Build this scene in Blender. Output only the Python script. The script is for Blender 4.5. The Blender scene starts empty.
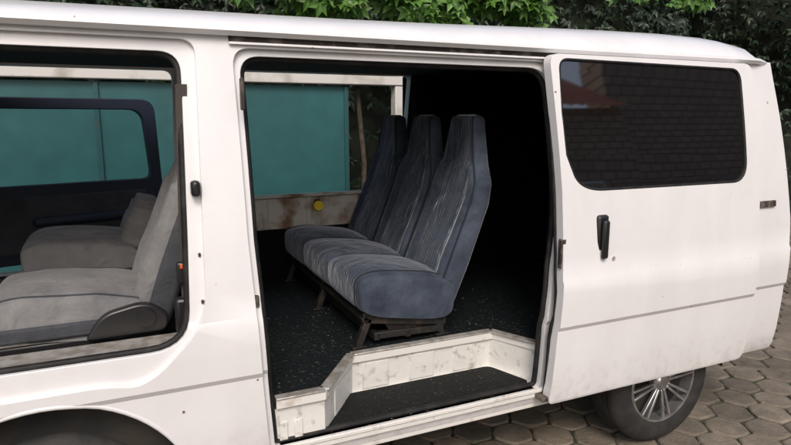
import bpy, bmesh, math, random
from mathutils import Vector, Matrix
random.seed(7)
scene=bpy.context.scene
W=1.72
# ---------------------------------------------------------------- helpers
def link(o,parent=None):
    scene.collection.objects.link(o)
    if parent is not None: o.parent=parent
    return o
def empty(name):
    e=bpy.data.objects.new(name,None); scene.collection.objects.link(e); e.empty_display_size=.1; return e
def mesh_obj(name,verts,faces,mat=None,parent=None,smooth=None,bevel=0,seg=2):
    me=bpy.data.meshes.new(name); me.from_pydata([tuple(v) for v in verts],[],faces); me.update()
    bm=bmesh.new(); bm.from_mesh(me); bmesh.ops.recalc_face_normals(bm,faces=bm.faces); bm.to_mesh(me); bm.free()
    o=bpy.data.objects.new(name,me); link(o,parent)
    if mat: me.materials.append(mat)
    if smooth is not None:
        me.shade_smooth(); me.set_sharp_from_angle(angle=math.radians(smooth))
    if bevel:
        m=o.modifiers.new('bevel','BEVEL'); m.width=bevel; m.segments=seg; m.limit_method='ANGLE'; m.angle_limit=math.radians(35)
    return o
def box(name,x0,x1,y0,y1,z0,z1,mat,parent=None,bevel=.004):
    v=[(x,y,z) for x in (x0,x1) for y in (y0,y1) for z in (z0,z1)]
    f=[(0,1,3,2),(4,6,7,5),(0,4,5,1),(2,3,7,6),(0,2,6,4),(1,5,7,3)]
    return mesh_obj(name,v,f,mat,parent,bevel=bevel,smooth=30)
def beam(name,p0,p1,w,h,mat,parent=None,bevel=.003,up=Vector((0,0,1))):
    p0=Vector(p0);p1=Vector(p1); d=(p1-p0).normalized()
    u=Vector(up)
    if abs(d.dot(u))>.95: u=Vector((0,1,0))
    s=d.cross(u).normalized(); u=s.cross(d).normalized()
    v=[]
    for p in (p0,p1):
        for a,b in ((-1,-1),(1,-1),(1,1),(-1,1)): v.append(p+s*a*w/2+u*b*h/2)
    f=[(0,1,2,3),(7,6,5,4),(0,4,5,1),(1,5,6,2),(2,6,7,3),(3,7,4,0)]
    return mesh_obj(name,v,f,mat,parent,bevel=bevel,smooth=30)
def tube(name,pts,r,mat,parent=None,cyclic=False,res=3):
    cu=bpy.data.curves.new(name,'CURVE'); cu.dimensions='3D'; cu.bevel_depth=r; cu.bevel_resolution=res
    cu.use_fill_caps=True
    sp=cu.splines.new('POLY'); sp.points.add(len(pts)-1)
    for i,p in enumerate(pts): sp.points[i].co=(p[0],p[1],p[2],1)
    sp.use_cyclic_u=cyclic
    cu.materials.append(mat)
    o=bpy.data.objects.new(name,cu); return link(o,parent)
def rpoly(pts,n=7):
    out=[];N=len(pts)
    for i,(x,z,r) in enumerate(pts):
        P=Vector((x,z)); A=Vector(pts[i-1][:2]); B=Vector(pts[(i+1)%N][:2])
        if r<=0: out.append((x,z)); continue
        a=P+(A-P).normalized()*min(r,(A-P).length*.48); b=P+(B-P).normalized()*min(r,(B-P).length*.48)
        for k in range(n+1):
            t=k/n; q=a*(1-t)**2+P*2*t*(1-t)+b*t*t; out.append((q.x,q.y))
    return out
def densify(pl,step=.04):
    out=[]
    for i in range(len(pl)):
        a=Vector(pl[i]); b=Vector(pl[(i+1)%len(pl)]); n=max(1,int((b-a).length/step))
        for k in range(n): 
            q=a.lerp(b,k/n); out.append((q.x,q.y))
    return out
def prism(outline,y0,y1):
    n=len(outline)
    v=[(x,y0,z) for x,z in outline]+[(x,y1,z) for x,z in outline]
    f=[tuple(range(n)),tuple(range(2*n-1,n-1,-1))]+[(i,(i+1)%n,n+(i+1)%n,n+i) for i in range(n)]
    return mesh_obj('tmp_cutter',v,f)
def boolean(o,c,op='DIFFERENCE'):
    m=o.modifiers.new('b','BOOLEAN'); m.object=c; m.operation=op; m.solver='EXACT'
    dg=bpy.context.evaluated_depsgraph_get(); dg.update()
    me=bpy.data.meshes.new_from_object(o.evaluated_get(dg))
    mats=[x for x in o.data.materials]
    o.modifiers.clear(); o.data=me
    me.materials.clear()
    for x in mats: me.materials.append(x)
    bpy.data.objects.remove(c,do_unlink=True)
def finish(o,ang=28,bevel=0):
    o.data.shade_smooth(); o.data.set_sharp_from_angle(angle=math.radians(ang))
    if bevel:
        m=o.modifiers.new('bevel','BEVEL'); m.width=bevel; m.segments=2; m.limit_method='ANGLE'; m.angle_limit=math.radians(45); m.use_clamp_overlap=True
        m.harden_normals=True

# ---------------------------------------------------------------- materials
def mat(name,col,rough=.5,metal=0,col2=None,nscale=3,nlo=.4,nhi=.6,bump=0,bscale=50,coat=0,sheen=0,spec=.5,detail=5,ior=1.5,stretch=(1,1,1)):
    m=bpy.data.materials.new(name); m.use_nodes=True; nt=m.node_tree; b=nt.nodes['Principled BSDF']
    b.inputs['Base Color'].default_value=(*col,1); b.inputs['Roughness'].default_value=rough; b.inputs['Metallic'].default_value=metal
    b.inputs['Coat Weight'].default_value=coat; b.inputs['Coat Roughness'].default_value=.08
    b.inputs['Sheen Weight'].default_value=sheen; b.inputs['Specular IOR Level'].default_value=spec; b.inputs['IOR'].default_value=ior
    tc=nt.nodes.new('ShaderNodeTexCoord'); mp=nt.nodes.new('ShaderNodeMapping'); mp.inputs['Scale'].default_value=stretch
    nt.links.new(tc.outputs['Object'],mp.inputs['Vector'])
    if col2:
        n=nt.nodes.new('ShaderNodeTexNoise'); n.inputs['Scale'].default_value=nscale; n.inputs['Detail'].default_value=detail
        nt.links.new(mp.outputs[0],n.inputs['Vector'])
        r=nt.nodes.new('ShaderNodeValToRGB'); r.color_ramp.elements[0].position=nlo; r.color_ramp.elements[1].position=nhi
        r.color_ramp.elements[0].color=(*col,1); r.color_ramp.elements[1].color=(*col2,1)
        nt.links.new(n.outputs['Fac'],r.inputs[0]); nt.links.new(r.outputs[0],b.inputs['Base Color'])
    if bump:
        n=nt.nodes.new('ShaderNodeTexNoise'); n.inputs['Scale'].default_value=bscale; n.inputs['Detail'].default_value=4
        nt.links.new(mp.outputs[0],n.inputs['Vector'])
        bp=nt.nodes.new('ShaderNodeBump'); bp.inputs['Strength'].default_value=bump; bp.inputs['Distance'].default_value=.01
        nt.links.new(n.outputs['Fac'],bp.inputs['Height']); nt.links.new(bp.outputs[0],b.inputs['Normal'])
    return m
def van_paint():
    m=mat('white_van_paint',(.80,.79,.79),.30,coat=.4)
    nt=m.node_tree; b=nt.nodes['Principled BSDF']; tc=nt.nodes['Texture Coordinate']
    mp=nt.nodes.new('ShaderNodeMapping'); mp.inputs['Scale'].default_value=(3.5,3.5,.8); nt.links.new(tc.outputs['Object'],mp.inputs[0])
    n=nt.nodes.new('ShaderNodeTexNoise'); n.inputs['Scale'].default_value=1.6; n.inputs['Detail'].default_value=8; nt.links.new(mp.outputs[0],n.inputs[0])
    r=nt.nodes.new('ShaderNodeValToRGB'); r.color_ramp.elements[0].position=.35; r.color_ramp.elements[0].color=(.80,.79,.80,1)
    r.color_ramp.elements[1].position=.8; r.color_ramp.elements[1].color=(.73,.72,.725,1); nt.links.new(n.outputs['Fac'],r.inputs[0])
    sx=nt.nodes.new('ShaderNodeSeparateXYZ'); nt.links.new(tc.outputs['Object'],sx.inputs[0])
    mr=nt.nodes.new('ShaderNodeMapRange'); mr.inputs['From Min'].default_value=.38; mr.inputs['From Max'].default_value=.60; mr.inputs['To Min'].default_value=.34; mr.inputs['To Max'].default_value=0.03
    nt.links.new(sx.outputs['Z'],mr.inputs['Value'])
    n2=nt.nodes.new('ShaderNodeTexNoise'); n2.inputs['Scale'].default_value=22; n2.inputs['Detail'].default_value=9; nt.links.new(tc.outputs['Object'],n2.inputs[0])
    r2=nt.nodes.new('ShaderNodeValToRGB'); r2.color_ramp.elements[0].position=.48; r2.color_ramp.elements[1].position=.72; nt.links.new(n2.outputs['Fac'],r2.inputs[0])
    mu=nt.nodes.new('ShaderNodeMath'); mu.operation='MULTIPLY'; nt.links.new(mr.outputs[0],mu.inputs[0]); nt.links.new(r2.outputs[0],mu.inputs[1])
    mx=nt.nodes.new('ShaderNodeMix'); mx.data_type='RGBA'; nt.links.new(mu.outputs[0],mx.inputs[0]); nt.links.new(r.outputs[0],mx.inputs[6]); mx.inputs[7].default_value=(.30,.25,.20,1)
    # sparse tiny stone chips
    n5=nt.nodes.new('ShaderNodeTexNoise'); n5.inputs['Scale'].default_value=38; n5.inputs['Detail'].default_value=2; nt.links.new(tc.outputs['Object'],n5.inputs[0])
    r5=nt.nodes.new('ShaderNodeValToRGB'); r5.color_ramp.elements[0].position=.765; r5.color_ramp.elements[1].position=.79; nt.links.new(n5.outputs['Fac'],r5.inputs[0])
    mx2=nt.nodes.new('ShaderNodeMix'); mx2.data_type='RGBA'; nt.links.new(r5.outputs[0],mx2.inputs[0]); nt.links.new(mx.outputs[2],mx2.inputs[6]); mx2.inputs[7].default_value=(.18,.11,.07,1)
    nt.links.new(mx2.outputs[2],b.inputs['Base Color'])
    n3=nt.nodes.new('ShaderNodeTexNoise'); n3.inputs['Scale'].default_value=2.2; n3.inputs['Detail'].default_value=1; nt.links.new(tc.outputs['Object'],n3.inputs[0])
    bp=nt.nodes.new('ShaderNodeBump'); bp.inputs['Strength'].default_value=.25; bp.inputs['Distance'].default_value=.02; nt.links.new(n3.outputs['Fac'],bp.inputs['Height']); nt.links.new(bp.outputs[0],b.inputs['Normal']); nt.links.new(bp.outputs[0],b.inputs['Coat Normal'])
    return m
M_white=van_paint()
M_jamb=mat('dirty_white_metal',(.72,.70,.67),.5,col2=(.40,.34,.28),nscale=12,nlo=.60,nhi=.78,bump=.1,bscale=30)
M_step=mat('scuffed_step_metal',(.70,.69,.66),.5,col2=(.33,.29,.25),nscale=26,nlo=.58,nhi=.78,bump=.35,bscale=24,detail=8)
M_rustpanel=mat('rusty_inner_panel',(.52,.50,.46),.6,col2=(.20,.11,.06),nscale=7,nlo=.48,nhi=.66,bump=.3,bscale=40)
M_rubber=mat('black_rubber',(.010,.010,.011),.6,col2=(.022,.021,.02),nscale=20,spec=.3)
M_matr=mat('step_mat_rubber',(.008,.009,.009),.7,col2=(.07,.07,.06),nscale=90,nlo=.60,nhi=.75,bump=.4,bscale=140,spec=.2)
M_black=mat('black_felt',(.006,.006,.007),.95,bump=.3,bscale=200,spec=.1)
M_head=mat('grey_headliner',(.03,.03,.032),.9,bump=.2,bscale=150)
M_plast=mat('black_plastic',(.015,.015,.016),.35)
M_alu=mat('worn_aluminium',(.55,.53,.50),.42,.45,col2=(.36,.33,.29),nscale=25)
M_rust=mat('dark_seat_frame_steel',(.022,.021,.020),.5,.3,col2=(.06,.045,.035),nscale=16,nlo=.5,nhi=.72,bump=.3,bscale=80)
M_rail=mat('grimy_rail',(.045,.035,.028),.6,.2,col2=(.20,.17,.14),nscale=18,nlo=.5,nhi=.7)
M_glass=mat('tinted_glass',(.007,.006,.006),.035,ior=2.5,spec=.5)
M_dark=mat('underbody_black',(.012,.012,.012),.9,col2=(.03,.025,.02),nscale=6)
M_tire=mat('tyre_rubber',(.018,.018,.018),.75,col2=(.035,.032,.03),nscale=12,bump=.2,bscale=90)
M_alloy=mat('alloy_wheel_silver',(.60,.60,.61),.28,.85,col2=(.42,.41,.40),nscale=15)
M_teal=mat('teal_gate_paint',(.026,.120,.125),.5,col2=(.020,.088,.093),nscale=5,nlo=.3,nhi=.7,bump=.15,bscale=8)
M_tealf=mat('teal_gate_frame',(.018,.075,.08),.5,col2=(.10,.06,.04),nscale=12,nlo=.6,nhi=.75)
M_beam=mat('whitewashed_beam',(.62,.60,.57),.7,col2=(.38,.35,.30),nscale=6,nlo=.5,nhi=.75)
M_navy=mat('navy_door_trim',(.014,.020,.038),.6,bump=.1,bscale=100)
M_yellow=mat('yellow_sticker',(.80,.58,.02),.45)
M_amber=mat('amber_plastic',(.6,.12,.03),.3)
M_belt=mat('seatbelt_webbing',(.055,.045,.04),.8,bump=.2,bscale=200)

def floor_mat():
    m=mat('rubber_floor_covering',(.010,.014,.016),.40)
    nt=m.node_tree;b=nt.nodes['Principled BSDF']; tc=nt.nodes['Texture Coordinate']
    v=nt.nodes.new('ShaderNodeTexVoronoi'); v.inputs['Scale'].default_value=75; nt.links.new(tc.outputs['Object'],v.inputs[0])
    bp=nt.nodes.new('ShaderNodeBump'); bp.inputs['Strength'].default_value=.8; bp.inputs['Distance'].default_value=.006; nt.links.new(v.outputs['Distance'],bp.inputs['Height']); nt.links.new(bp.outputs[0],b.inputs['Normal'])
    n=nt.nodes.new('ShaderNodeTexNoise'); n.inputs['Scale'].default_value=60; n.inputs['Detail'].default_value=6; nt.links.new(tc.outputs['Object'],n.inputs[0])
    r=nt.nodes.new('ShaderNodeValToRGB'); r.color_ramp.elements[0].position=.58; r.color_ramp.elements[1].position=.84; r.color_ramp.elements[0].color=(.009,.012,.014,1); r.color_ramp.elements[1].color=(.12,.12,.11,1)
    nt.links.new(n.outputs['Fac'],r.inputs[0]); nt.links.new(r.outputs[0],b.inputs['Base Color'])
    return m
M_floor=floor_mat()

def fabric(name,ca,cb,stripe=1.0,scale=14,sheen=.35,tint=(.75,.82,.95,1)):
    m=mat(name,ca,.85,sheen=sheen); nt=m.node_tree;b=nt.nodes['Principled BSDF']; tc=nt.nodes['Texture Coordinate']
    b.inputs['Sheen Roughness'].default_value=.35; b.inputs['Sheen Tint'].default_value=tint; b.inputs['Specular IOR Level'].default_value=.15
    def N(t): return nt.nodes.new(t)
    w=N('ShaderNodeTexWave'); w.bands_direction='Y'; w.inputs['Scale'].default_value=scale; w.inputs['Distortion'].default_value=.5; w.inputs['Detail'].default_value=1; w.inputs['Detail Scale'].default_value=.5
    nt.links.new(tc.outputs['Object'],w.inputs[0])
    mp=N('ShaderNodeMapping'); mp.inputs['Scale'].default_value=(1.2,30,1.2); nt.links.new(tc.outputs['Object'],mp.inputs[0])
    n=N('ShaderNodeTexNoise'); n.inputs['Scale'].default_value=1; n.inputs['Detail'].default_value=3; nt.links.new(mp.outputs[0],n.inputs[0])
    a=N('ShaderNodeMath'); a.operation='MULTIPLY_ADD'; nt.links.new(w.outputs['Fac'],a.inputs[0]); a.inputs[1].default_value=.03*stripe
    ns=N('ShaderNodeMath'); ns.operation='MULTIPLY'; ns.inputs[1].default_value=.60*stripe; nt.links.new(n.outputs['Fac'],ns.inputs[0]); nt.links.new(ns.outputs[0],a.inputs[2])
    n2=N('ShaderNodeTexNoise'); n2.inputs['Scale'].default_value=6; n2.inputs['Detail'].default_value=6; n2.inputs['Roughness'].default_value=.65; nt.links.new(tc.outputs['Object'],n2.inputs[0])
    a2=N('ShaderNodeMath'); a2.operation='MULTIPLY_ADD'; nt.links.new(n2.outputs['Fac'],a2.inputs[0]); a2.inputs[1].default_value=1.3; nt.links.new(a.outputs[0],a2.inputs[2])
    mid=.30*stripe+.015*stripe+.65
    mr=N('ShaderNodeMapRange'); mr.inputs['From Min'].default_value=mid-.32; mr.inputs['From Max'].default_value=mid+.34
    r=N('ShaderNodeValToRGB'); r.color_ramp.elements[0].position=0; r.color_ramp.elements[1].position=1; r.color_ramp.elements[0].color=(*ca,1); r.color_ramp.elements[1].color=(*cb,1)
    nt.links.new(a2.outputs[0],mr.inputs['Value']); nt.links.new(mr.outputs[0],r.inputs[0]); nt.links.new(r.outputs[0],b.inputs['Base Color'])
    n3=N('ShaderNodeTexNoise'); n3.inputs['Scale'].default_value=300; nt.links.new(tc.outputs['Object'],n3.inputs[0])
    a3=N('ShaderNodeMath'); a3.operation='MULTIPLY_ADD'; nt.links.new(n3.outputs['Fac'],a3.inputs[0]); a3.inputs[1].default_value=.2
    w2=N('ShaderNodeMath'); w2.operation='MULTIPLY'; w2.inputs[1].default_value=.20*stripe; nt.links.new(w.outputs['Fac'],w2.inputs[0]); 
    n4=N('ShaderNodeTexNoise'); n4.inputs['Scale'].default_value=9; n4.inputs['Detail'].default_value=3; n4.inputs['Distortion'].default_value=.8; nt.links.new(tc.outputs['Object'],n4.inputs[0])
    w3=N('ShaderNodeMath'); w3.operation='MULTIPLY_ADD'; w3.inputs[1].default_value=3.4; nt.links.new(n4.outputs['Fac'],w3.inputs[0]); nt.links.new(w2.outputs[0],w3.inputs[2])
    nt.links.new(w3.outputs[0],a3.inputs[2])
    bp=N('ShaderNodeBump'); bp.inputs['Strength'].default_value=.65; bp.inputs['Distance'].default_value=.008; nt.links.new(a3.outputs[0],bp.inputs['Height']); nt.links.new(bp.outputs[0],b.inputs['Normal'])
    return m
M_seat=fabric('blue_grey_velour',(.015,.021,.035),(.085,.102,.138),sheen=.5,tint=(.85,.9,1,1))
M_seatg=fabric('light_grey_velour',(.13,.13,.135),(.26,.255,.255),stripe=.35,tint=(1,1,1,1),sheen=.2)
M_seatd=fabric('dark_grey_velour',(.035,.038,.045),(.08,.083,.092),stripe=.2,tint=(1,1,1,1),sheen=.2)
M_welt=mat('seat_piping',(.012,.015,.022),.8)

# ---------------------------------------------------------------- van body
van=empty('white_van')
P=[(.048,.385),(.034,.42),(.022,.50),(.015,.62),(.0115,.738),(0,.757),(-.004,.85),(-.003,.938),(.005,.954),(.011,1.05),(.026,1.2),(.042,1.33),(.060,1.45),(.079,1.56),(.100,1.67),(.122,1.78),(.138,1.866)]
def Ys(z):
    if z<=P[0][1]: return P[0][0]
    for (y0,z0),(y1,z1) in zip(P,P[1:]):
        if z<=z1: return y0+(y1-y0)*(z-z0)/(z1-z0)
    return P[-1][0]
def shell(name,x0,x1,o0,o1,m,parent=van,far=False,zmin=None,zmax=None):
    pts=[p for p in P if (zmin is None or p[1]>=zmin) and (zmax is None or p[1]<=zmax)]
    prof=[(y+o0,z) for y,z in pts]+[(y+o1,z) for y,z in reversed(pts)]
    if far: prof=[(W-y,z) for y,z in prof]
    n=len(prof); v=[(x0,y,z) for y,z in prof]+[(x1,y,z) for y,z in prof]
    f=[(i,(i+1)%n,n+(i+1)%n,n+i) for i in range(n)]+[tuple(range(n)),tuple(range(2*n-1,n-1,-1))]
    return mesh_obj(name,v,f,m,parent)
def circ(cx,cz,r,n=40): return [(cx+r*math.cos(2*math.pi*k/n),cz+r*math.sin(2*math.pi*k/n)) for k in range(n)]
XF,XR=-1.58,3.10
nose=[(-1.7,.2),(-1.57,.2),(-1.56,.62),(-1.52,.95),(-1.44,1.10),(-1.30,1.22),(-.92,1.80),(-.86,1.92),(-1.7,1.92)]
rear=[(3.2,.2),(3.07,.2),(3.085,.7),(3.08,1.1),(3.02,1.6),(2.97,1.92),(3.2,1.92)]
FW=(-.27,.32); RW=(2.34,.315)
front_out=rpoly([(.232,1.838,.05),(.212,1.2,0),(.207,.96,.10),(.02,.775,.10),(-.10,.80,.05),(-.95,.80,.15),(-1.18,1.18,.1),(-.86,1.838,.05)])
front_in=rpoly([(.188,1.80,.07),(.168,1.2,0),(.155,.875,.12),(-.90,.875,.12),(-1.10,1.18,.1),(-.80,1.80,.06)])
slide_out=rpoly([(.345,1.818,.06),(.352,1.2,0),(.385,.62,.0),(.398,.437,.02),(1.60,.437,.02),(1.62,.9,.1),(1.66,1.25,.1),(1.64,1.818,.08)])
slide_in=rpoly([(.368,1.795,.07),(.374,1.2,0),(.405,.62,.0),(.418,.452,.02),(1.56,.452,.02),(1.568,.88,.15),(1.625,1.2,.15),(1.615,1.795,.10)])
so=shell('side_panel',XF,XR,0,.020,M_white)
for c in (front_out,slide_out,circ(FW[0],.335,.425),circ(RW[0],RW[1],.40),nose,rear): boolean(so,prism(c,-.5,.6))
finish(so,bevel=.003)
si=shell('door_jamb_panel',XF+.02,XR-.02,.0205,.062,M_white)
for c in (front_in,slide_in,circ(FW[0],.335,.425),circ(RW[0],RW[1],.40),nose,rear): boolean(si,prism(c,-.5,.6))
finish(si,bevel=.003)
sf=shell('far_side_panel',XF,XR,0,.055,M_white,far=True)
far_win=rpoly([(.48,1.846,.03),(.48,1.135,.05),(1.66,1.135,.05),(1.66,1.846,.03)])
far_door=rpoly([(.27,1.840,.05),(.25,.80,.1),(-.95,.80,.15),(-1.10,1.18,.1),(-.80,1.840,.06)])
for c in (far_win,far_door,circ(FW[0],.335,.425),circ(RW[0],RW[1],.40),nose,rear): boolean(sf,prism(c,1.2,2.2))
finish(sf,bevel=.003)
beam('far_middle_pillar',(.37,1.63,.82),(.37,1.506,1.84),.17,.012,M_jamb,van,.003,up=Vector((0,1,0)))
# wheel-arch lips
def lip(cx,cz,r,a0,a1):
    pts=[]
    for k in range(33):
        a=a0+(a1-a0)*k/32; x=cx+r*math.cos(a); z=cz+r*math.sin(a)
        if z>.39: pts.append((x,Ys(z)+.006,z))
    tube('wheel_arch_lip',pts,.009,M_white,van)
lip(FW[0],.335,.427,0.1,math.pi-.1); lip(RW[0],RW[1],.402,.1,math.pi-.1)
# roof shell
R=[(.098,1.867),(.102,1.880),(.135,1.884),(.150,1.910),(.185,1.944),(.24,1.972),(.33,1.996),(.45,2.010),(.62,2.020),(.86,2.025)]
Rf=R+[(W-y,z) for y,z in reversed(R[:-1])]
prof=Rf+[(y+(.015 if y<.86 else -.015),z-.014) for y,z in reversed(Rf)]
xs=[-.93,-.88,-.75,-.4,0,.4,.8,1.2,1.6,2.0,2.4,2.7,2.85,2.93,2.965]; dz=[-.11,-.08,-.055,-.046,-.042,-.038,-.034,-.026,-.015,-.005,0,-.005,-.022,-.045,-.08]
v=[];f=[];n=len(prof)
for x,d in zip(xs,dz):
    for y,z in prof:
        w_=min(1,max(0,(z-1.87)/.1)); yy=y
        if x>2.8: yy=.86+(y-.86)*(1-.06*((x-2.8)/.165)**2*1.0)
        v.append((x,yy,z+d*w_-(.0 if x<2.9 else .006)))
for k in range(len(xs)-1):
    for i in range(n): f.append((k*n+i,k*n+(i+1)%n,(k+1)*n+(i+1)%n,(k+1)*n+i))
f+= [tuple(range(n)),tuple(range(len(v)-1,len(v)-n-1,-1))]
mesh_obj('roof',v,f,M_white,van,smooth=35)
box('rear_wall',2.955,2.985,.15,W-.15,.42,1.86,M_white,van)
mesh_obj('windscreen',[(-1.30,.09,1.2),(-1.30,W-.09,1.2),(-.90,W-.16,1.86),(-.90,.16,1.86)],[(0,1,2,3)],M_glass,van)
mesh_obj('nose_panel',[(-1.56,.05,.4),(-1.56,W-.05,.4),(-1.56,.03,.7),(-1.56,W-.03,.7),(-1.50,.02,1.0),(-1.50,W-.02,1.0),(-1.31,.08,1.21),(-1.31,W-.08,1.21)],[(0,1,3,2),(2,3,5,4),(4,5,7,6)],M_white,van,smooth=60)
box('front_bumper',-1.64,-1.5,.04,W-.04,.33,.55,M_plast,van,.03)
box('tail_lamp',2.99,3.075,.055,.075,.9,1.25,M_amber,van,.01)
def strip(name,x0,x1,z0,z1,o0,o1,m,parent=van,n=1):
    v=[]
    for x in (x0,x1):
        v+=[(x,Ys(z0)+o0,z0),(x,Ys(z1)+o0,z1),(x,Ys(z1)+o1,z1),(x,Ys(z0)+o1,z0)]
    return mesh_obj(name,v,[(0,1,2,3),(7,6,5,4),(0,4,5,1),(1,5,6,2),(2,6,7,3),(3,7,4,0)],m,parent,bevel=.002)
strip('upper_rail_channel',.335,2.80,1.838,1.859,-.004,.01,M_rail)
strip('upper_rail_lip',.335,1.64,1.828,1.836,-.014,.01,M_white)
strip('upper_rail_top_lip',.335,2.86,1.861,1.8655,-.022,.02,M_white)
strip('middle_rail',1.68,2.95,1.16,1.19,-.012,.005,M_rail)
def seal(name,outline,off,r,m=M_rubber,inset=0):
    pl=densify(outline)
    cx=sum(p[0] for p in pl)/len(pl); cz=sum(p[1] for p in pl)/len(pl)
    pts=[]
    for x,z in pl:
        dx=cx-x; dzz=cz-z; 
        x+=math.copysign(min(abs(dx),inset),dx); z+=math.copysign(min(abs(dzz),inset),dzz)
        pts.append((x,Ys(z)+off,z))
    return tube(name,pts,r,m,van,True)
seal('front_door_seal',front_in,.046,.012,inset=.004)
seal('slide_door_seal',slide_in,.050,.012,inset=.005)
box('door_striker',.186,.214,.026,.071,1.355,1.405,M_plast,van,.010)
box('opening_striker',.352,.364,.042,.072,1.62,1.72,M_rail,van,.004)
box('striker_plate',.362,.378,.018,.05,.98,1.02,M_rail,van,.004)
for zz in (1.17,1.02):
    box('jamb_bolt',.196,.204,Ys(zz)+.014,Ys(zz)+.022,zz-.006,zz+.006,M_rail,van,.002)

# interior ------------------------------------------------------
floor_out=[(.22,.068),(.61,.068),(.81,.335),(1.5,.332),(1.615,.10),(1.66,.068),(2.95,.068),(2.95,1.655),(.22,1.655)]
n=len(floor_out)
v=[(x,y,.62) for x,y in floor_out]+[(x,y,.585) for x,y in floor_out]
mesh_obj('cabin_floor',v,[tuple(range(n)),tuple(range(2*n-1,n-1,-1))]+[(i,(i+1)%n,n+(i+1)%n,n+i) for i in range(n)],M_floor,van)
path=[(.43,.066),(.61,.066),(.812,.333),(1.5,.330),(1.605,.108)]
for i,(a,b) in enumerate(zip(path,path[1:])):
    beam('floor_edge_trim',(a[0],a[1]+.008,.6225),(b[0],b[1]+.008,.6225),.038,.008,M_alu,van,.002)
    beam('floor_edge_drop',(a[0],a[1]-.006,.605),(b[0],b[1]-.006,.605),.005,.036,M_jamb,van,.001)
wp=[(.40,.072),(.61,.072),(.815,.338),(1.495,.336),(1.61,.105),(1.66,.075)]
v=[];f=[]
for (x,y) in wp: v+=[(x,y,.597),(x,y,.452),(x,y+.012,.452),(x,y+.012,.597)]
for i in range(len(wp)-1):
    for k in range(4): f.append((4*i+k,4*i+(k+1)%4,4*i+4+(k+1)%4,4*i+4+k))
mesh_obj('step_well_wall',v,f,M_step,van)
def rib(x,y,nx,ny,w=.018,h=.575):
    beam('step_well_rib',(x+nx*.002,y+ny*.002,.46),(x+nx*.002,y+ny*.002,h),w,.008,M_step,van,.003,up=Vector((nx,ny,0)))
for x in (.455,.51): rib(x,.071,0,-1,.03,.53)
for k in range(3): rib(.92+k*.22,.337,0,-1,.12)
rib(.71,.206,.79,-.61,.12)
st=[(.40,.022),(1.60,.022),(1.64,.10),(1.5,.345),(.81,.345),(.60,.085),(.40,.085)]
n=len(st); v=[(x,y,.452) for x,y in st]+[(x,y,.425) for x,y in st]
mesh_obj('step_plate',v,[tuple(range(n)),tuple(range(2*n-1,n-1,-1))]+[(i,(i+1)%n,n+(i+1)%n,n+i) for i in range(n)],M_step,van,bevel=.004)
mt=rpoly([(.60,.085,.02),(.79,.318,.02),(1.48,.318,.03),(1.555,.105,.03),(1.50,.095,.02)],4)
n=len(mt); v=[(x,y,.460) for x,y in mt]+[(x,y,.4535) for x,y in mt]
mesh_obj('step_mat',v,[tuple(range(n)),tuple(range(2*n-1,n-1,-1))]+[(i,(i+1)%n,n+(i+1)%n,n+i) for i in range(n)],M_matr,van)
# small crumbs and scraps lying on the floor, one mesh
v=[];f=[]
def crumb(x,y,z,s):
    b0=len(v); a=random.uniform(0,6.28)
    for q in range(4):
        aa=a+q*math.pi/2+random.uniform(-.4,.4); v.append((x+s*math.cos(aa),y+s*.6*math.sin(aa),z+random.uniform(.0005,.003)))
    v.append((x,y,z+s*.7)); f.extend([(b0,b0+1,b0+4),(b0+1,b0+2,b0+4),(b0+2,b0+3,b0+4),(b0+3,b0,b0+4)])
for _ in range(230):
    x=random.uniform(.42,1.9); y=random.uniform(.10,1.5)
    if x>.58 and y<.38: continue
    crumb(x,y,.6205,random.uniform(.0015,.005))
for _ in range(45): crumb(random.uniform(.85,1.45),random.uniform(.12,.30),.4605,random.uniform(.0015,.004))
for _ in range(50): crumb(random.uniform(.45,1.55),random.uniform(.035,.08),.4525,random.uniform(.0015,.004))
mesh_obj('floor_crumbs',v,f,mat('dry_dirt',(.22,.19,.15),.9),van)
beam('sill_flange',(.40,.024,.455),(1.59,.024,.455),.012,.016,M_jamb,van,.003)
beam('sill_lower_flange',(.40,.055,.392),(2.2,.055,.392),.012,.05,M_jamb,van,.003)
beam('lower_rail',(.42,.048,.432),(1.56,.048,.432),.02,.018,M_rail,van,.003)
box('underbody_pan',-.95+.25,2.94,.13,W-.13,.36,.42,M_dark,van,0)
box('under_floor',.22,2.9,.36,W-.08,.44,.58,M_dark,van,0)
box('exhaust_box',.5,1.4,.5,.8,.26,.36,M_dark,van,.03)
box('front_cab_platform',-1.25,.235,.10,W-.08,.50,.80,M_dark,van,.02)
box('front_sill_plate',-.9,.15,.068,.20,.80,.872,M_alu,van,.006)
box('engine_cover',-1.2,.22,.80,1.02,.80,.93,M_head,van,.03)
box('dashboard',-1.28,-.98,.12,W-.12,.8,1.2,M_navy,van,.05)
box('seat_riser',.21,.232,.10,1.64,.622,.86,M_black,van,.002)
v=[(-.8,.145,1.852),(-.8,W-.145,1.852),(2.95,.145,1.852),(2.95,W-.145,1.852),(-.8,.145,1.866),(-.8,W-.145,1.866),(2.95,.145,1.866),(2.95,W-.145,1.866)]
mesh_obj('headliner',v,[(0,1,3,2),(4,6,7,5),(0,4,5,1),(2,3,7,6),(0,2,6,4),(1,5,7,3)],M_head,van)
def curtain(name,pts,z0,z1):
    v=[];f=[]
    for (x,y) in pts: v+=[(x,y,z0),(x,y,z1)]
    for i in range(len(pts)-1): f.append((2*i,2*i+2,2*i+3,2*i+1))
    return mesh_obj(name,v,f,M_black,van,smooth=60)
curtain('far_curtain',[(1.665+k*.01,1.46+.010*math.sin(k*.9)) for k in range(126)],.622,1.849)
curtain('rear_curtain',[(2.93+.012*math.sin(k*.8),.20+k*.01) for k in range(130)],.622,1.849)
curtain('near_lining',[(1.70,.215),(2.93,.215)],.622,1.849)
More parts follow.
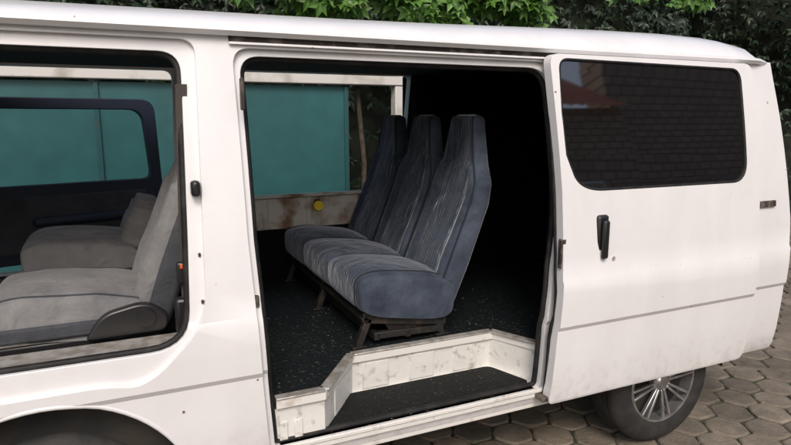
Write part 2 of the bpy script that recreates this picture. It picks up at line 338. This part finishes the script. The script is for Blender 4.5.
curtain('far_pillar_lining',[(1.664,1.46),(1.664,1.66)],.93,1.849)
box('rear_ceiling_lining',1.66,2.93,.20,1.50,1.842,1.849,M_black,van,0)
box('far_inner_panel',.45,1.66,1.640,1.652,.93,1.13,M_rustpanel,van,.004)
box('far_lower_trim',.24,1.70,1.635,1.650,.622,.928,M_black,van,.003)
beam('far_window_ledge',(.45,1.625,1.132),(1.655,1.625,1.132),.05,.016,M_rustpanel,van,.004)
for x in (.75,1.02,1.33): beam('inner_panel_rib',(x,1.636,.94),(x,1.636,1.12),.03,.01,M_rustpanel,van,.003,up=Vector((0,1,0)))
def disc(name,c,r,ax,m,parent,th=.004,n=28):
    c=Vector(c);ax=Vector(ax).normalized();u=ax.orthogonal().normalized();w=ax.cross(u)
    v=[c+(u*math.cos(2*math.pi*k/n)+w*math.sin(2*math.pi*k/n))*r for k in range(n)]
    v+= [p+ax*th for p in v]
    return mesh_obj(name,v,[tuple(range(n)),tuple(range(2*n-1,n-1,-1))]+[(i,(i+1)%n,n+(i+1)%n,n+i) for i in range(n)],m,parent)
disc('yellow_sticker',(1.07,1.598,1.065),.030,(0.1,-1,.15),M_yellow,van)
box('sticker_bracket',1.055,1.085,1.603,1.64,1.05,1.10,M_plast,van,.003)
# far front door, slightly open
dr=mesh_obj('far_front_door_trim',*(lambda o:( [(x,0,z) for x,z in o]+[(x,.05,z) for x,z in o],[tuple(range(len(o))),tuple(range(2*len(o)-1,len(o)-1,-1))]+[(i,(i+1)%len(o),len(o)+(i+1)%len(o),len(o)+i) for i in range(len(o))]))(rpoly([(1.13,1.70,.08),(1.15,1.2,0),(1.15,.82,.12),(0,.82,.1),(0,1.15,.05),(.25,1.70,.08)])),M_navy,van)
hole=prism(rpoly([(1.06,1.64,.08),(1.09,1.24,.05),(.10,1.24,.04),(.30,1.64,.06)]),-.2,.3)
boolean(dr,hole); finish(dr,bevel=.006)
gl=mesh_obj('far_front_door_glass',[(.08,.03,1.2),(1.1,.03,1.2),(1.1,.03,1.66),(.28,.03,1.66)],[(0,1,2,3)],None,van)
mg=bpy.data.materials.new('teal_tint_window'); mg.use_nodes=True
b=mg.node_tree.nodes['Principled BSDF']; b.inputs['Base Color'].default_value=(.6,.75,.75,1); b.inputs['Transmission Weight'].default_value=1; b.inputs['Roughness'].default_value=.02; b.inputs['IOR'].default_value=1.02
gl.data.materials.append(mg)
T=Matrix.Translation((-.90,1.66,0))@Matrix.Rotation(math.radians(15),4,'Z')
dr.data.transform(T); gl.data.transform(T)
b2=box('door_armrest',.45,.95,-.06,0,1.02,1.07,M_navy,van,.02); b2.data.transform(T)
b2=box('door_trim_panel',.12,1.05,-.012,0,.88,1.18,M_seatd,van,.01); b2.data.transform(T)
tube('seatbelt_anchor',[(.20,.075,1.0),(.20,.09,1.0)],.02,M_plast,van)
v=[(.140,.10,.88),(.180,.10,.88),(.186,.11,1.3),(.150,.11,1.3),(.20,.12,1.7),(.165,.12,1.7)]
mesh_obj('seatbelt',v,[(0,1,2,3),(3,2,4,5)],M_belt,van)
box('seatbelt_reel',.12,.20,.085,.13,.90,1.02,M_plast,van,.012)
box('seatbelt_buckle',.132,.168,.085,.11,1.07,1.14,M_plast,van,.006)
box('seatbelt_button',.142,.158,.080,.086,1.12,1.135,M_amber,van,.002)

# ---------------------------------------------------------------- sliding door
D=-.068
dx0,dx1=1.556,2.745
door=shell('sliding_door_panel',dx0-.1,dx1+.1,D,D+.045,M_white)
ol=rpoly([(dx0,1.846,.05),(dx0+.016,1.3,0),(dx0+.012,.9,.0),(dx0-.008,.41,.03),(dx1,.41,.05),(dx1,1.846,.06)])
boolean(door,prism(ol,-.5,.6),'INTERSECT')
win=rpoly([(1.598,1.829,.045),(1.592,1.62,.0),(1.60,1.45,.0),(1.66,1.302,.13),(2.66,1.298,.10),(2.66,1.820,.06)],10)
boolean(door,prism(win,-.5,.6)); 
finish(door,bevel=.005)
gp=shell('sliding_door_glass',1.5,2.72,D+.008,D+.014,M_glass)
boolean(gp,prism(rpoly([(1.59,1.836,.04),(1.586,1.62,0),(1.594,1.44,0),(1.65,1.293,.13),(2.67,1.29,.1),(2.67,1.828,.06)],10),-.5,.6),'INTERSECT'); finish(gp)
seal('sliding_door_window_seal',win,D+.006,.007,inset=.003)
box('handle_recess',1.742,1.802,Ys(1.1)+D-.004,Ys(1.1)+D+.02,1.005,1.205,M_plast,van,.012)
box('door_handle',1.757,1.788,Ys(1.1)+D-.026,Ys(1.1)+D-.006,1.025,1.185,M_plast,van,.009)
tube('door_lock',[(1.83,Ys(1.02)+D+.005,1.02),(1.83,Ys(1.02)+D-.004,1.02)],.009,M_alu,van)
box('door_edge_latch',dx0+.006,dx0+.03,-.052,-.03,1.0,1.12,M_rail,van,.004)
box('lower_roller_arm',1.52,1.62,-.03,.10,.425,.445,M_rail,van,.004)
tube('door_front_edge_rubber',[(dx0+.014-(.012 if z<.8 else 0),Ys(z)+D+.047,z) for z in [.45+.05*k for k in range(28)]],.008,M_rubber,van)

# ---------------------------------------------------------------- wheels
def lathe(name,prof,c,m,parent,n=56,smooth=40):
    v=[];f=[]
    for k in range(n):
        a=2*math.pi*k/n
        for r,y in prof: v.append((c[0]+r*math.cos(a),c[1]+y,c[2]+r*math.sin(a)))
    p=len(prof)
    for k in range(n):
        for i in range(p-1): f.append((k*p+i,k*p+i+1,((k+1)%n)*p+i+1,((k+1)%n)*p+i))
    return mesh_obj(name,v,f,m,parent,smooth=smooth)
def wheel(x,y,s):
    c=(x,y,.318)
    pr=[(.205,.0),(.225,-.008),(.265,-.012),(.295,-.002),(.310,.014),(.318,.03),(.318,.045),(.311,.047),(.311,.053),(.318,.055),(.318,.085),(.311,.087),(.311,.093),(.318,.095),(.318,.15),(.31,.17),(.295,.19),(.24,.195),(.2,.19)]
    lathe('tyre',[(r,yy*s) for r,yy in pr],c,M_tire,van)
    lathe('rim',[(r,yy*s) for r,yy in [(.212,.004),(.205,-.006),(.196,-.004),(.19,.03),(.18,.12),(.0,.13)]],c,M_alloy,van)
    lathe('brake_disc',[(r,yy*s) for r,yy in [(.186,.05),(.0,.05)]],c,M_dark,van)
    lathe('hub',[(r,yy*s) for r,yy in [(0,-.008),(.03,-.006),(.036,.002),(.055,.008),(.062,.03)]],c,M_alloy,van,n=32)
    for k in range(8):
        for da in (-.11,.11):
            a=2*math.pi*k/8+.2
            p0=Vector((x+.045*math.cos(a+da*1.5),y+.012*s,.318+.045*math.sin(a+da*1.5)))
            p1=Vector((x+.197*math.cos(a+da),y+.002*s,.318+.197*math.sin(a+da)))
            beam('spoke',p0,p1,.013,.018,M_alloy,van,.003,up=Vector((0,1,0)))
for wx in (FW[0],RW[0]):
    wheel(wx,.075,1); wheel(wx,W-.075,-1)
for wx,r in ((FW[0],.43),(RW[0],.405)):
    for ya,yb in ((.065,.36),(W-.36,W-.065)):
        v=[];f=[]
        for k in range(21):
            a=math.pi*k/20-.0
            for yy in (ya,yb): v.append((wx+r*math.cos(a),yy,.33+r*math.sin(a)*.62 if wx>0 else .33+r*math.sin(a)))
        for k in range(20): f.append((2*k,2*k+1,2*k+3,2*k+2))
        mesh_obj('wheel_arch_liner',v,f,M_dark,van,smooth=50)

# ---------------------------------------------------------------- seats
def sgnp(a,p): return math.copysign(abs(a)**p,a)
def interp(tab,s):
    for a,b in zip(tab,tab[1:]):
        if s<=b[0]:
            t=(s-a[0])/(b[0]-a[0]) if b[0]>a[0] else 0
            t2=t*t*(3-2*t)*.35+t*.65
            return [a[i]+(b[i]-a[i])*t2 for i in range(1,len(a))]
    return list(tab[-1][1:])
def backrest(name,cy,tab,m,parent,hollow=.016,n=56,steps=52,p=.36,welt=None,seed=0):
    v=[];f=[];wl=[];wr=[]
    for i in range(steps+1):
        s=i/steps; x,z,hw,ht=interp(tab,s)
        x2,z2=interp(tab,min(1,s+.03))[:2]; x1,z1=interp(tab,max(0,s-.03))[:2]
        d=Vector((x2-x1,0,z2-z1)).normalized(); nrm=Vector((d.z,0,-d.x))
        e=1.0
        if s>.965: e=math.sqrt(max(0,1-((s-.965)/.035)**2))
        if s<.05: e=.7+.3*math.sqrt(1-((.05-s)/.05)**2)
        e=max(e,.02)
        for k in range(n):
            a=2*math.pi*k/n
            yy=hw*sgnp(math.cos(a),p)*(.80+.20*e); tt=ht*sgnp(math.sin(a),p*1.25)*e
            if tt<0: 
                q=abs(yy)/hw
                tt+= hollow*(1-q*q)*min(1,(1-s)*6)*abs(math.sin(a)) 
                tt-= .014*math.exp(-((q-.80)/.11)**2)*(1 if s<.72 else .2)
                tt+= .006*math.exp(-((q-.60)/.035)**2)*(1 if s<.74 else 0)
                tt-= .012*math.exp(-((s-.25)/.14)**2)*(1-q*q)
                tt+= .0018*math.sin(9*s+yy*23+seed)*e
            v.append(Vector((x,cy+yy,z))+nrm*tt)
        if welt and .02<s<.985:
            for sg,w_ in ((-1,wl),(1,wr)): w_.append(Vector((x,cy+sg*(hw*(.80+.2*e)-.006),z))+nrm*(-ht*e*.84))
    for i in range(steps):
        for k in range(n): f.append((i*n+k,i*n+(k+1)%n,(i+1)*n+(k+1)%n,(i+1)*n+k))
    f+=[tuple(range(n)),tuple(range(len(v)-1,len(v)-n-1,-1))]
    o=mesh_obj(name,v,f,m,parent,smooth=60)
    if welt: tube(name+'_piping',wl+wr[::-1],.0035,welt,parent)
    return o
def cushion(name,y0,y1,nseat,cx,hx,zf,zb,hf,hb,m,parent,steps=96,n=56,welt=None):
    v=[];f=[];w1=[];w2=[]
    for i in range(steps+1):
        t=i/steps; y=y0+(y1-y0)*t
        ed=min(t,1-t)*(y1-y0); e=1.0
        if ed<.045: e=.80+.20*math.sqrt(max(0,1-((.045-ed)/.045)**2))
        q=(t*nseat)%1.0; bul=(abs(math.sin(math.pi*q)))**.45 if 0<t<1 else 0
        for k in range(n):
            a=2*math.pi*k/n; c=sgnp(math.cos(a),.46); s=sgnp(math.sin(a),.52)
            X=cx+hx*c*(1-.02*(1-e)*5)
            u=(X-(cx-hx))/(2*hx); zc=zf+(zb-zf)*u; h=hf+(hb-hf)*u
            if s>0: h*= (.74+.26*bul)*(e if e<1 else 1)
            if c<0: X=cx+(X-cx)*(.955+.045*bul)
            Z=zc+h*s
            if s>0:
                Z+=.016*math.sin(math.pi*min(1,max(0,u*1.15)))*bul
                Z+=.0025*math.sin(31*X+9*y)*math.sin(17*y)
            v.append((X,y,Z))
    for i in range(steps):
        for k in range(n): f.append((i*n+k,i*n+(k+1)%n,(i+1)*n+(k+1)%n,(i+1)*n+k))
    f+=[tuple(range(n)),tuple(range(len(v)-1,len(v)-n-1,-1))]
    o=mesh_obj(name,v,f,m,parent,smooth=50)
    if welt:
        for ring in (3,steps-3):
            pts=[Vector(v[ring*n+k]) for k in range(n)]
            c=sum(pts,Vector())/n
            tube(name+'_piping',[c+(q-c)*1.004 for q in pts],.0038,welt,parent,True)
    return o
bench=empty('bench_seat')
tab=[(0,1.262,.735,.205,.062),(.25,1.352,.955,.208,.066),(.55,1.455,1.22,.207,.062),(.64,1.476,1.31,.198,.058),(.75,1.490,1.40,.146,.050),(.88,1.496,1.51,.118,.044),(1,1.502,1.610,.098,.038)]
for i,cy in enumerate((.578,1.0,1.422)):
    backrest('backrest_%d'%(i+1),cy,tab,M_seat,bench,welt=M_welt,seed=i*2.1)
cushion('cushion',.362,1.636,3,1.085,.235,.868,.805,.098,.110,M_seat,bench,welt=M_welt)
for y in (.40,.98,1.58):
    beam('side_rail',(.885,y,.752),(1.29,y,.690),.03,.045,M_rust,bench)
    beam('lower_rail',(.95,y,.664),(1.28,y,.654),.03,.030,M_rust,bench)
    beam('front_leg',(.915,y,.75),(.865,y,.625),.03,.03,M_rust,bench)
    beam('rear_leg',(1.25,y,.70),(1.27,y,.625),.03,.034,M_rust,bench)
    mesh_obj('side_plate',[(.98,y+.004,.735),(1.26,y+.004,.695),(1.26,y+.004,.655),(1.02,y+.004,.662),(.98,y+.010,.735),(1.26,y+.010,.695),(1.26,y+.010,.655),(1.02,y+.010,.662)],[(0,1,2,3),(7,6,5,4),(0,4,5,1),(1,5,6,2),(2,6,7,3),(3,7,4,0)],M_rust,bench)
    box('foot',.835,.90,y-.02,y+.02,.621,.629,M_rust,bench,.002)
    box('foot_rear',1.24,1.31,y-.02,y+.02,.621,.629,M_rust,bench,.002)
for (x,z) in ((.90,.745),(1.26,.70),(1.10,.655),(.95,.66)):
    beam('cross_rail',(x,.385,z),(x,1.61,z),.025,.034,M_rust,bench)
box('base_board',.88,1.29,.385,1.61,.742,.752,M_rust,bench,.002)
# front seats
fs=empty('front_seat')
tabf=[(0,.05,.90,.21,.070),(.3,.115,1.09,.215,.072),(.7,.205,1.34,.20,.062),(.85,.245,1.44,.17,.055),(1,.275,1.52,.13,.04)]
backrest('backrest',.475,tabf,M_seatg,fs,hollow=.022)
cushion('cushion',.255,.70,1,-.20,.24,.965,.93,.075,.08,M_seatg,fs,steps=50,welt=M_seatd)
tabs=[(0,.062,.885,.222,.052),(.3,.132,1.08,.226,.054),(.7,.222,1.33,.212,.046),(1,.262,1.44,.17,.03)]
backrest('backrest_shell',.475,tabs,M_seatd,fs,hollow=0)
def lump(name,outl,y0,y1,m,parent,bev=.015):
    n=len(outl); v=[(x,y0,z) for x,z in outl]+[(x,y1,z) for x,z in outl]
    return mesh_obj(name,v,[tuple(range(n)),tuple(range(2*n-1,n-1,-1))]+[(i,(i+1)%n,n+(i+1)%n,n+i) for i in range(n)],m,parent,bevel=bev,smooth=40)
lump('recliner_cover',rpoly([(-.10,.955,.04),(.04,.985,.05),(.11,.93,.03),(.10,.872,.03),(-.16,.868,.03)]),.225,.262,M_plast,fs)
tube('recliner_knob',[(.035,.212,.93),(.035,.25,.93)],.030,M_plast,fs,res=6)
box('cushion_side_trim',-.42,.06,.243,.262,.885,.935,M_seatd,fs,.01)
beam('seat_slide_rail',(-.42,.27,.885),(.10,.27,.885),.03,.02,M_alu,fs)
beam('seat_slide_rail_inner',(-.42,.66,.885),(.10,.66,.885),.03,.02,M_alu,fs)
box('seat_base',-.42,.08,.26,.70,.80,.875,M_plast,fs,.01)
fs2=empty('front_seat.001')
cushion('cushion',1.05,1.55,1,-.20,.24,.985,.95,.085,.09,M_seatg,fs2,steps=50)
tabk=[(0,.02,1.00,.20,.060),(.35,.065,1.10,.205,.062),(.75,.09,1.17,.19,.055),(1,.10,1.21,.14,.045)]
backrest('backrest',1.30,tabk,M_seatg,fs2,hollow=.01)
box('seat_base',-.42,.08,1.08,1.52,.80,.89,M_plast,fs2,.01)

# ---------------------------------------------------------------- ground
mesh_obj('ground',[(-400,-400,-.012),(400,-400,-.012),(400,400,-.012),(-400,400,-.012)],[(0,1,2,3)],mat('sandy_soil',(.07,.065,.05),.95,col2=(.035,.045,.022),nscale=2,bump=.4,bscale=30))
def paver_mat():
    m=mat('concrete_pavers',(.2,.19,.17),.85,bump=.6,bscale=60); nt=m.node_tree;b=nt.nodes['Principled BSDF']
    at=nt.nodes.new('ShaderNodeVertexColor'); at.layer_name='tone'
    n=nt.nodes.new('ShaderNodeTexNoise'); n.inputs['Scale'].default_value=5; n.inputs['Detail'].default_value=10; n.inputs['Roughness'].default_value=.65; tc=nt.nodes['Texture Coordinate']; nt.links.new(tc.outputs['Object'],n.inputs[0])
    r=nt.nodes.new('ShaderNodeValToRGB'); r.color_ramp.elements[0].position=.3; r.color_ramp.elements[0].color=(.45,.45,.38,1); r.color_ramp.elements[1].position=.7; r.color_ramp.elements[1].color=(1.2,1.1,1.0,1)
    nt.links.new(n.outputs['Fac'],r.inputs[0])
    mx=nt.nodes.new('ShaderNodeMix'); mx.data_type='RGBA'; mx.blend_type='MULTIPLY'; mx.inputs[0].default_value=1
    nt.links.new(at.outputs[0],mx.inputs[6]); nt.links.new(r.outputs[0],mx.inputs[7]); nt.links.new(mx.outputs[2],b.inputs['Base Color'])
    return m
Rr=.118; v=[];f=[];cols=[]
nx=int(15/(Rr*1.5)); ny=int(11/(Rr*math.sqrt(3)))
for i in range(nx):
    for j in range(ny):
        cx=-5+i*Rr*1.5; cy=-6.5+j*Rr*math.sqrt(3)+(Rr*math.sqrt(3)/2 if i%2 else 0)
        h=random.uniform(-.0045,.0045); rot=random.uniform(-.05,.05); tx=random.uniform(-.03,.03); ty=random.uniform(-.03,.03)
        c=random.uniform(.13,.24); col=(c*1.08,c*.97,c*.84,1)
        base=len(v)
        wob=[random.uniform(.965,1.01) for _ in range(12)]
        for (rr,zz) in ((Rr-.007,-.02),(Rr-.007,-.007),(Rr-.017,0)):
            for k in range(12):
                a=math.pi/6*k+rot
                rad=rr*(.985 if k%2==0 else .905)*wob[k]
                X=rad*math.cos(a);Y=rad*math.sin(a)
                v.append((cx+X,cy+Y,zz+h+tx*X+ty*Y))
        for ring in range(2):
            for k in range(12):
                f.append((base+ring*12+k,base+ring*12+(k+1)%12,base+ring*12+12+(k+1)%12,base+ring*12+12+k)); cols.append(col)
        f.append(tuple(base+24+k for k in range(12))); cols.append(col)
me=bpy.data.meshes.new('paved_yard'); me.from_pydata(v,[],f); me.update()
ca=me.color_attributes.new('tone','FLOAT_COLOR','CORNER')
for p,c in zip(me.polygons,cols):
    for li in p.loop_indices: ca.data[li].color=c
me.materials.append(paver_mat()); link(bpy.data.objects.new('paved_yard',me))

# ---------------------------------------------------------------- gate
gate=empty('metal_gate')
gx0,gx1,gy=-3.2,1.76,3.0
x=gx0
while x<gx1-.05:
    x2=min(x+1.02,gx1)
    box('gate_sheet',x+.004,x2-.004,gy,gy+.008,.10,1.85,M_teal,gate,.001)
    beam('gate_upright',(x2-.0,gy-.012,.05),(x2,gy-.012,1.85),.035,.02,M_tealf,gate,.003,up=Vector((0,1,0)))
    x=x2
beam('gate_rail_bottom',(gx0,gy-.03,.12),(gx1,gy-.03,.12),.04,.05,M_tealf,gate)
box('gate_lintel',gx0,2.60,gy-.06,gy+.06,1.865,1.985,M_beam,gate,.008)
box('gate_post',2.20,2.32,gy-.05,gy+.05,0,1.862,M_beam,gate,.006)

# ---------------------------------------------------------------- foliage
def leafmat(name,c1,c2,c3):
    m=bpy.data.materials.new(name); m.use_nodes=True; nt=m.node_tree;b=nt.nodes['Principled BSDF']
    gi=nt.nodes.new('ShaderNodeNewGeometry'); r=nt.nodes.new('ShaderNodeValToRGB')
    r.color_ramp.elements[0].color=(*c1,1); r.color_ramp.elements[1].color=(*c3,1); e=r.color_ramp.elements.new(.5); e.color=(*c2,1)
    nt.links.new(gi.outputs['Random Per Island'],r.inputs[0]); nt.links.new(r.outputs[0],b.inputs['Base Color'])
    b.inputs['Roughness'].default_value=.45
    tr=nt.nodes.new('ShaderNodeBsdfTranslucent'); nt.links.new(r.outputs[0],tr.inputs[0]); ms=nt.nodes.new('ShaderNodeMixShader'); ms.inputs[0].default_value=.25
    nt.links.new(b.outputs[0],ms.inputs[1]); nt.links.new(tr.outputs[0],ms.inputs[2]); nt.links.new(ms.outputs[0],nt.nodes['Material Output'].inputs[0])
    return m
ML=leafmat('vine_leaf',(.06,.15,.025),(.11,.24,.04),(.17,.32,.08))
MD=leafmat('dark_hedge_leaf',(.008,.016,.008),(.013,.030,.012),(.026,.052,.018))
def leaflet(v,f,c,d,n,L,wd):
    s=d.cross(n).normalized()
    b=len(v)
    v+= [c, c+d*L*.45+s*wd+n*L*.05, c+d*L-n*L*.12, c+d*L*.45-s*wd+n*L*.05, c+d*L*.5-n*L*.02]
    f+= [(b,b+1,b+4),(b+1,b+2,b+4),(b+2,b+3,b+4),(b+3,b,b+4)]
def rv(): 
    return Vector((random.gauss(0,1),random.gauss(0,1),random.gauss(0,1))).normalized()
def leaves(name,pos,mat_,size,palm=5):
    v=[];f=[]
    for c in pos:
        n=(Vector((0,-.8,.6))+rv()*.7).normalized(); d0=(Vector((0,-.2,-1))+rv()*.9); d0=(d0-n*d0.dot(n)).normalized()
        L=size*random.uniform(.6,1.25)
        for k in range(palm):
            a=(k-(palm-1)/2)*(.95 if palm>1 else 0)
            d=(Matrix.Rotation(a,3,n)@d0).normalized()
            leaflet(v,f,Vector(c),d,n,L*(1-.12*abs(k-(palm-1)/2)),L*.22)
    me=bpy.data.meshes.new(name); me.from_pydata([tuple(q) for q in v],[],f); me.materials.append(mat_)
    return me
pos=[]
def vz(x):
    return 2.54-.14*math.sin(x*1.9+.4)**2-.08*math.sin(x*5.3)+.10*(1 if x>3.6 else 0)
for _ in range(2500):
    x=random.uniform(.85,3.85); y=random.uniform(2.7,3.3)
    z=vz(x)+abs(random.gauss(0,.30))+random.uniform(-.06,.05)
    if math.sin(x*7+z*5)>.55: continue
    pos.append((x,y,z))
for cx in (.35,5.1,5.9,-.6):
    for _ in range(40): pos.append((cx+random.gauss(0,.13),3.1+random.gauss(0,.1),2.8+abs(random.gauss(0,.15))))
vine=empty('climbing_vine')
link(bpy.data.objects.new('vine_leaves',leaves('vine_leaves',pos,ML,.11)),vine)
M_wood=mat('vine_bark',(.05,.035,.025),.9,col2=(.09,.07,.05),nscale=20,bump=.5,bscale=60)
for q in range(7):
    pts=[]; x=random.uniform(.6,1.2); z=2.72+q*.05
    for k in range(14): pts.append((x+k*.24,3.0+.1*math.sin(k+q),z+.09*math.sin(k*.8+q*2)))
    tube('vine_stem',pts,.008,M_wood,vine)
tube('vine_trunk',[(1.95,3.15,0),(1.97,3.12,1.2),(1.9,3.14,2.0),(2.0,3.05,2.9)],.022,M_wood,vine)
hd=[]
for _ in range(11000):
    x=random.uniform(-4,14); z=random.uniform(0,4.6) if random.random()<.5 else random.uniform(2.0,3.6)
    y=4.3+.35*math.sin(x*1.7)+.2*math.sin(z*2.3+x)+abs(random.gauss(0,.25))
    hd.append((x,y,z))
hedge=empty('overgrown_hedge')
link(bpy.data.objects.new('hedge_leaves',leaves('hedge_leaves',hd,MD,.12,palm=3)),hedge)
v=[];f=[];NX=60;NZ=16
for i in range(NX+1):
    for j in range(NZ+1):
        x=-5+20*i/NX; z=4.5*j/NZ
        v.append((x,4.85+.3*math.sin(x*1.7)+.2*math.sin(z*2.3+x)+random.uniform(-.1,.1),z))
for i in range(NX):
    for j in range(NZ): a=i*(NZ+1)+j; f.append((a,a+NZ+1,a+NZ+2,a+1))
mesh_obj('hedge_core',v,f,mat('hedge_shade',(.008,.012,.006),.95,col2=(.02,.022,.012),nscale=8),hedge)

# ---------------------------------------------------------------- house across the yard (reflected in the tinted glass)
house=empty('stone_block_house')
def brickmat():
    m=mat('stone_blocks',(.3,.25,.2),.9); nt=m.node_tree;b=nt.nodes['Principled BSDF'];tc=nt.nodes['Texture Coordinate']
    mp=nt.nodes.new('ShaderNodeMapping'); mp.inputs['Rotation'].default_value=(math.radians(90),0,0); nt.links.new(tc.outputs['Object'],mp.inputs[0])
    br=nt.nodes.new('ShaderNodeTexBrick'); br.inputs['Scale'].default_value=1; br.inputs['Brick Width'].default_value=.40; br.inputs['Row Height'].default_value=.24; br.inputs['Mortar Size'].default_value=.026; br.inputs['Mortar Smooth'].default_value=.4
    br.inputs['Color1'].default_value=(.45,.35,.26,1); br.inputs['Color2'].default_value=(.34,.26,.19,1); br.inputs['Mortar'].default_value=(.06,.045,.035,1)
    nt.links.new(mp.outputs[0],br.inputs[0]); nt.links.new(br.outputs[0],b.inputs['Base Color']); return m
M_brick=brickmat(); M_tile=mat('red_roof_tiles',(.36,.10,.06),.8,col2=(.24,.07,.045),nscale=6)
box('wall',3.2,10.5,-9,-8.0,0,5.0,M_brick,house,0)
box('wing_wall',10.5,20,-9,-8.3,0,6.6,M_brick,house,0)
v=[];f=[];A=130
for i in range(A+1):
    x=2.8+7.7*i/A; w=.05*abs(math.sin(i*math.pi/5))
    for j in range(7): v.append((x,-7.6-.35*j,4.9+.28*j+w+ (.0)))
for i in range(A):
    for j in range(6): a=i*7+j; f.append((a,a+7,a+8,a+1))
mesh_obj('roof',v,f,M_tile,house)
for x in (5.5,8.2):
    box('window_frame',x-.1,x+1.2,-7.999,-7.985,1.0,2.6,M_white,house,0)
    box('window',x,x+1.1,-7.98,-7.95,1.1,2.5,M_glass,house,.01)

# ---------------------------------------------------------------- light
w=bpy.data.worlds.new('World'); scene.world=w; w.use_nodes=True; nt=w.node_tree
bg=nt.nodes['Background']; sky=nt.nodes.new('ShaderNodeTexSky'); sky.sky_type='NISHITA'; sky.sun_disc=False
el=math.radians(46); 
sd=Vector((-.35,-1.0,0)).normalized()
sky.sun_elevation=el; sky.sun_rotation=math.atan2(sd.x,sd.y); sky.dust_density=5; sky.air_density=1.0
nt.links.new(sky.outputs[0],bg.inputs[0]); bg.inputs[1].default_value=.15
sun=bpy.data.lights.new('sun','SUN'); sun.energy=1.4; sun.angle=math.radians(20); sun.color=(1,.965,.93)
so_=bpy.data.objects.new('sun',sun); link(so_)
tos=Vector((sd.x*math.cos(el),sd.y*math.cos(el),math.sin(el)))
so_.rotation_euler=tos.to_track_quat('Z','Y').to_euler()

# ---------------------------------------------------------------- camera
cam=bpy.data.cameras.new('camera'); co=bpy.data.objects.new('camera',cam); link(co)
cam.sensor_fit='HORIZONTAL'; cam.sensor_width=36; cam.lens=36*600/791; cam.clip_start=.05; cam.clip_end=1000
yaw=math.radians(24.4); pit=math.radians(10)
F=Vector((math.sin(yaw)*math.cos(pit),math.cos(yaw)*math.cos(pit),-math.sin(pit)))
co.location=(0,-1.9,1.6); co.rotation_euler=F.to_track_quat('-Z','Y').to_euler()
scene.camera=co
scene.view_settings.view_transform='Standard'; scene.view_settings.look='None'; scene.view_settings.exposure=0
